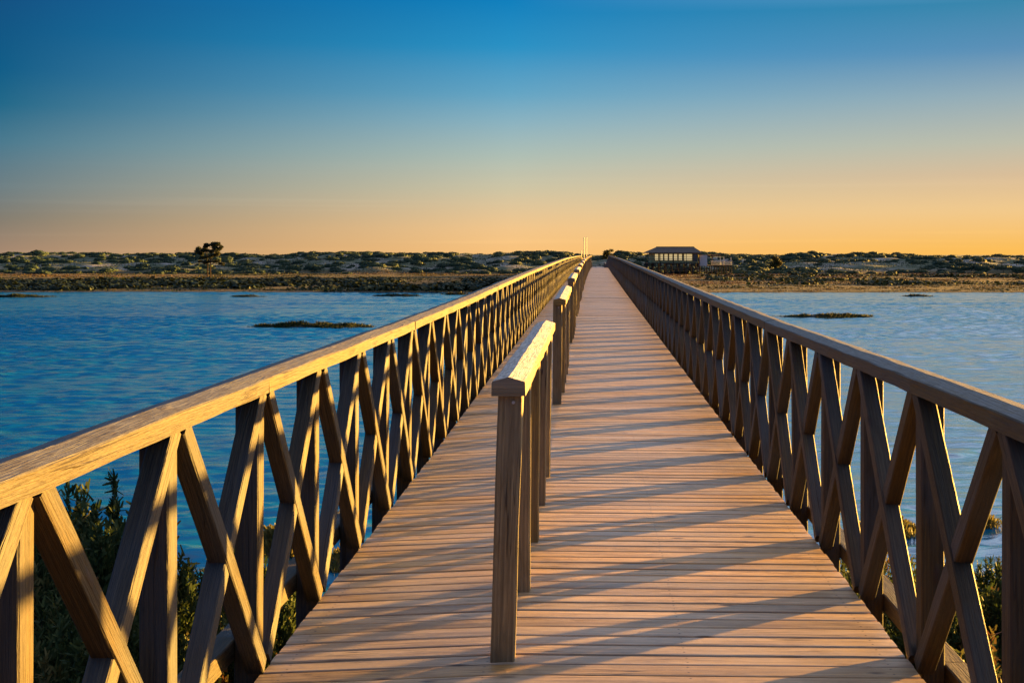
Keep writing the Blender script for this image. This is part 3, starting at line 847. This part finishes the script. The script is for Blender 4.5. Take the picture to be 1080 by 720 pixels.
# ------------------------------------------------------------------ pine with two trunks
def far_tree(name, x, y, label, H, spec, trunks, mat, cat='tree', seed=1, leafn=420, ls=.22):
    rg = np.random.RandomState(seed)
    z0 = float(height(x, y)) - .15
    root = empty(name, (x, y, z0)); tag(root, label, cat)
    for (tx, bend, top) in trunks:
        q = MB(); rings = []
        for i in range(9):
            s_ = i / 8; r = .13 * (1 - .75 * s_) + .01
            cx = tx + bend * s_ * s_ + .05 * math.sin(6 * s_ + tx * 9); cy = .08 * math.sin(5 * s_)
            rings.append([(cx + r * math.cos(a), cy + r * math.sin(a), top * s_) for a in [j * math.pi / 3 for j in range(6)]])
        q.loft(rings)
        for (bx_, bz_, br, bh) in spec:
            if abs(bx_ - tx - bend) > 1.9: continue
            sz = max(.25 * top, min(bz_ - .6, top * .9)); s_ = sz / top; p0 = Vector((tx + bend * s_ * s_, 0, sz)); p1 = Vector((bx_, rg.uniform(-.4, .4), bz_))
            m_ = p0.lerp(p1, .5) + Vector((0, 0, -.12))
            prof = lambda r: [(r * math.cos(a), r * math.sin(a)) for a in [j * math.pi / 2.5 for j in range(5)]]
            q.loft([[p + Vector((a * .7, a * .3, b_)) for a, b_ in prof(r)] for p, r in ((p0, .05), (m_, .035), (p1, .015))])
        q.build('trunk', M['bark'], root)
    lm = LM()
    for (bx_, bz_, br, bh) in spec:
        br *= 1.22; bh *= 1.12; k = int(leafn * br)
        sub = rg.randint(3, 6)
        for s_ in range(sub):
            o_ = rg.normal(0, .38, 3) * [br, br, bh]; kk = k // sub
            u = unit(rg.normal(0, 1, (kk, 3))) * (rg.rand(kk)[:, None] ** .5) * [br * .6, br * .6, bh * .55]
            c = u + o_ + [bx_, rg.uniform(-.2, .2), bz_]
            d = unit(rg.normal(0, .7, (kk, 3)) + [0, 0, .5]); n = unit(np.cross(d, rg.normal(0, 1, (kk, 3))))
            lm.add(c, d, n, rg.uniform(.5, 1.2, kk) * ls, rg.uniform(.3, .7, kk) * ls, np.clip(rg.normal(.45 + .15 * (bx_ > .4), .2, kk), 0, 1))
    lm.build('crown', mat, root)
# blobs (x, z, radius, half height) read off the pine at 6 px per metre
sp_ = [(-1.9, 5.3, .42, .5), (-1.75, 4.4, .6, .6), (-1.1, 4.7, .6, .5), (-.5, 5.3, .55, .5), (-.1, 5.9, .5, .35), (.75, 6.0, .75, .38), (1.0, 5.5, .7, .35),
       (1.7, 5.2, .65, .3), (2.1, 5.5, .35, .3), (1.2, 4.4, .8, .55), (-1.0, 3.7, .8, .35), (-.6, 2.9, .75, .22), (1.3, 3.0, 1.0, .22), (2.3, 2.6, .5, .15), (-1.6, 3.0, .45, .2), (.5, 3.8, .6, .3)]
far_tree('pine_tree', -67.3, 228, 'lone pine with two thin trunks and ragged layered crown on the left shore', 6.2, sp_, [(-.25, -.3, 5.4), (.15, .5, 5.9)], M['pine'], seed=4, leafn=1300)
far_tree('dune_bush', 40.6, 282, 'rounded russet bush at the dune foot right of the hut', 2.6,
         [(-.8, 1.5, .9, .8), (.3, 1.9, 1.0, .9), (1.2, 1.4, .9, .8), (0, 1.0, 1.1, .7), (-.3, 2.6, .6, .5)], [(0, .1, 1.8)], M['marsh'], 'bush', 6, 500, .26)
far_tree('dune_bush', 4.1, 296, 'small round bush on the dune top where the boardwalk ends', 2.2,
         [(dx_, za_ + .15 - float(height(4.1, 296)), r_, h_) for dx_, za_, r_, h_ in ((-.4, 1.9, .6, .5), (.4, 2.1, .7, .6), (0, 1.5, .9, .6), (0, .8, 1.2, .8), (-.7, .9, .8, .7), (.8, .9, .8, .7))], [(0, .1, 2.5)], M['marsh'], 'bush', 8, 400, .26)

# ------------------------------------------------------------------ masts at the far end
M['pale'] = simple('pale_paint', (.55, .50, .42), .5, .4, .05)
def mast(x, y, ztop, r, label, arm=True):
    z0 = float(height(x, y)) - .3
    root = empty('mast', (x, y, z0)); tag(root, label, 'mast', 'thin masts at the far end of the boardwalk')
    H = ztop - z0
    q = MB(); q.loft([[(rr * math.cos(a), rr * math.sin(a), zz) for a in [j * math.pi / 4 for j in range(8)]] for rr, zz in ((r * 1.4, 0), (r * 1.4, .5), (r, .55), (r * .8, H))]); q.build('pole', M['pale'], root)
    q = MB(); q.loft([[(rr * math.cos(a), rr * math.sin(a), zz) for a in [j * math.pi / 4 for j in range(8)]] for rr, zz in ((r * 1.3, H), (r * 1.3, H + .08), (r * .4, H + .14))]); q.build('cap', M['pale'], root)
mast(-1.35, 300, 5.25, .10, 'left one of two tall pale masts rising past the end of the boardwalk')
mast(-.75, 300.6, 5.3, .10, 'right one of two tall pale masts rising past the end of the boardwalk')
mast(-1.86, 285, 2.1, .10, 'short golden post left of the two tall masts')

# ------------------------------------------------------------------ stilt house
M['roof'] = simple('roof_tiles', (.085, .06, .045), .8, .3, .25, 3)
M['wall'] = simple('cream_boards', (.62, .50, .20), .8, .3, .12, 3)
M['frame'] = simple('dark_timber', (.06, .04, .028), .8, .3, .3, 4)
M['white'] = simple('white_paint', (.62, .60, .56), .6, .3, .06, 2)
mg, tg, bgl = newmat('window_glass')
bgl.inputs['Base Color'].default_value = (.12, .12, .10, 1); bgl.inputs['Roughness'].default_value = .12; bgl.inputs['Specular IOR Level'].default_value = .8
M['glass'] = mg
M['blind'] = simple('pale_glow_blind', (.72, .66, .42), .7, .3, .06, 2)
bb_ = [n for n in M['blind'].node_tree.nodes if n.type == 'BSDF_PRINCIPLED'][0]
bb_.inputs['Emission Color'].default_value = (1, .74, .32, 1); bb_.inputs['Emission Strength'].default_value = .07   # glow added to make the panes read bright
HX, HY = 17.0, 262.0
hz = -2.9; HZ = 1.5 - 4.4 * .9
house = empty('stilt_house', (HX, HY, HZ)); house.scale = (.9, .9, .9); tag(house, 'dark roofed restaurant hut on stilts behind the golden marsh', 'house')
def box(q, x0, x1, y0, y1, z0, z1, r=None):
    q.loft([[(x0, y, z0), (x1, y, z0), (x1, y, z1), (x0, y, z1)] for y in (y0, y1)], r=r)
FZ = -.42 - hz; EZ = 1.72 - hz; RZ = 3.12 - hz
x0, x1, y0, y1 = -5.4, 5.3, -4, 4
# walls
q = MB(); box(q, x0, x1, y0 + .3, y1, FZ, EZ + .02); house_wall = q.build('wall', M['wall'], house)
q = MB(); box(q, x0 - .9, x1 + .3, y0 - 1.0, y1 + .5, FZ - .22, FZ - .003); q.build('floor_deck', M['frame'], house)
# hip roof with thickness and overhang
q = MB()
e = .85
a = [(x0 - e - .4, y0 - e, EZ), (x1 + e, y0 - e, EZ), (x1 + e, y1 + e, EZ), (x0 - e - .4, y1 + e, EZ)]
b2 = [(px, py, EZ + .12) for px, py, _ in a]
q.loft([a, b2], caps=False)
rg0, rg1 = (x0 + 1.6, 0, RZ), (x1 - .7, 0, RZ)
base = len(q.v); q.v.extend(b2 + [rg0, rg1] + a)
for f_ in ((0, 1, 5, 4), (1, 2, 5), (2, 3, 4, 5), (3, 0, 4), (6, 9, 8, 7)):
    q.face(tuple(base + i for i in f_), [(0, 0), (10, 0), (10, 4), (0, 4)][:len(f_)], .3)
roof = q.build('roof', M['roof'], house)
q = MB(); q.beam(Vector(rg0) + Vector((-.1, 0, .03)), Vector(rg1) + Vector((.1, 0, .03)), rect(.25, .12, .02), (0, 1, 0)); q.build('ridge', M['roof'], roof)
# windows: six tall panes with frames and transom, plus a wide glazed wall
def window(xa, xb, za, zb, blind=True):
    fr = MB(); yf = y0 + .3
    w = .08
    for (p, q_, r_, s_) in ((xa, xa + w, za, zb), (xb - w, xb, za, zb), (xa + w, xb - w, za, za + w), (xa + w, xb - w, zb - w, zb), (xa + w, xb - w, (za + zb) / 2 + .1, (za + zb) / 2 + .16)):
        box(fr, p, q_, yf - .07, yf + .02, r_, s_)
    f_ = fr.build('window', M['frame'], house)
    g_ = MB(); box(g_, xa + w, xb - w, yf - .03, yf - .01, za + w, zb - w); g_.build('pane', M['blind'] if blind else M['glass'], f_)
for i in range(6):
    window(-4.45 + i * 1.06, -3.55 + i * 1.06, FZ + .45, EZ - .12, True)
window(2.05, 4.0, FZ + .4, EZ - .12, True)
window(4.15, 5.1, FZ + .3, EZ - .12, False)
# stilts, braces, verandah rail
for i in range(9):
    for yy in (-4.7, 0, 4.2):
        q = MB(); xx = x0 - .7 + i * (x1 - x0 + .8) / 8
        q.beam((xx, yy, -.7), (xx, yy, FZ - .2), rect(.22, .22, .02), (1, 0, 0)); q.build('stilt', M['frame'], house)
q = MB()
for i in range(8):
    xa = x0 - .7 + i * (x1 - x0 + .8) / 8; xb = xa + (x1 - x0 + .8) / 8
    q.beam((xa, -4.8, .2), (xb, -4.8, FZ - .3), rect(.08, .12, .01), (0, 1, 0)); q.beam((xb, -4.83, .2), (xa, -4.83, FZ - .3), rect(.08, .12, .01), (0, 1, 0))
q.beam((x0 - .8, -4.9, 1.1), (x1, -4.9, 1.1), rect(.06, .14, .01), (0, 1, 0))
q.build('cross_bracing', M['frame'], house)
q = MB()
for i in range(40):
    xx = x0 - .8 + i * (x1 - x0 + 1.0) / 39
    q.beam((xx, -4.95, FZ), (xx, -4.95, FZ + .82), rect(.05, .05, .005), (1, 0, 0))
q.beam((x0 - .85, -4.95, FZ + .86), (x1 + .3, -4.95, FZ + .86), rect(.08, .08, .01), (0, 1, 0))
q.build('railing', M['frame'], house)
for i in range(5):
    q = MB(); xx = x0 - .75 + i * 2.9; q.beam((xx, -4.85, FZ), (xx, -4.85, EZ), rect(.12, .12, .01), (1, 0, 0)); q.build('verandah_post', M['frame'], house)
# annex and terrace
q = MB(); box(q, x1 + .35, x1 + 2.0, -3.4, 3, FZ - .7, EZ - .45); q.build('annex', M['white'], house)
terr = empty('terrace', (24.85, 261.5, HZ)); terr.scale = (.9, .9, .9); tag(terr, 'open timber terrace with pergola and white railing beside the hut', 'terrace')
q = MB(); box(q, -2.6, 4.2, -2, 3, 1.75, 1.95); q.build('floor_deck', M['frame'], terr)
for i in range(7):
    for yy in (-1.9, 2.9):
        q = MB(); xx = -2.5 + i * 1.1; q.beam((xx, yy, -.8), (xx, yy, 1.75), rect(.18, .18, .02), (1, 0, 0)); q.build('stilt', M['frame'], terr)
for i, xx in enumerate((-2.4, -.2, 1.6, 2.4, 4.0)):
    q = MB(); q.beam((xx, -1.9, 1.95), (xx, -1.9, 4.0 - .25 * (i > 1)), rect(.13, .13, .01), (1, 0, 0)); q.build('pergola_post', M['white'] if i > 1 else M['frame'], terr)
q = MB()
for yy in (-1.9, 2.6): q.beam((-2.7, yy, 4.05), (1.9, yy, 4.05), rect(.12, .2, .01), (0, 1, 0))
for i in range(9): q.beam((-2.6 + i * .55, -2.2, 4.22), (-2.6 + i * .55, 2.9, 4.22), rect(.08, .14, .01), (1, 0, 0))
q.build('pergola', M['frame'], terr)
q = MB()
for i in range(24): q.beam((-.4 + i * .2, -2.0, 1.95), (-.4 + i * .2, -2.0, 2.85), rect(.05, .05, .005), (1, 0, 0))
q.beam((-.5, -2.0, 2.9), (4.3, -2.0, 2.9), rect(.08, .08, .01), (0, 1, 0))
q.build('railing', M['white'], terr)
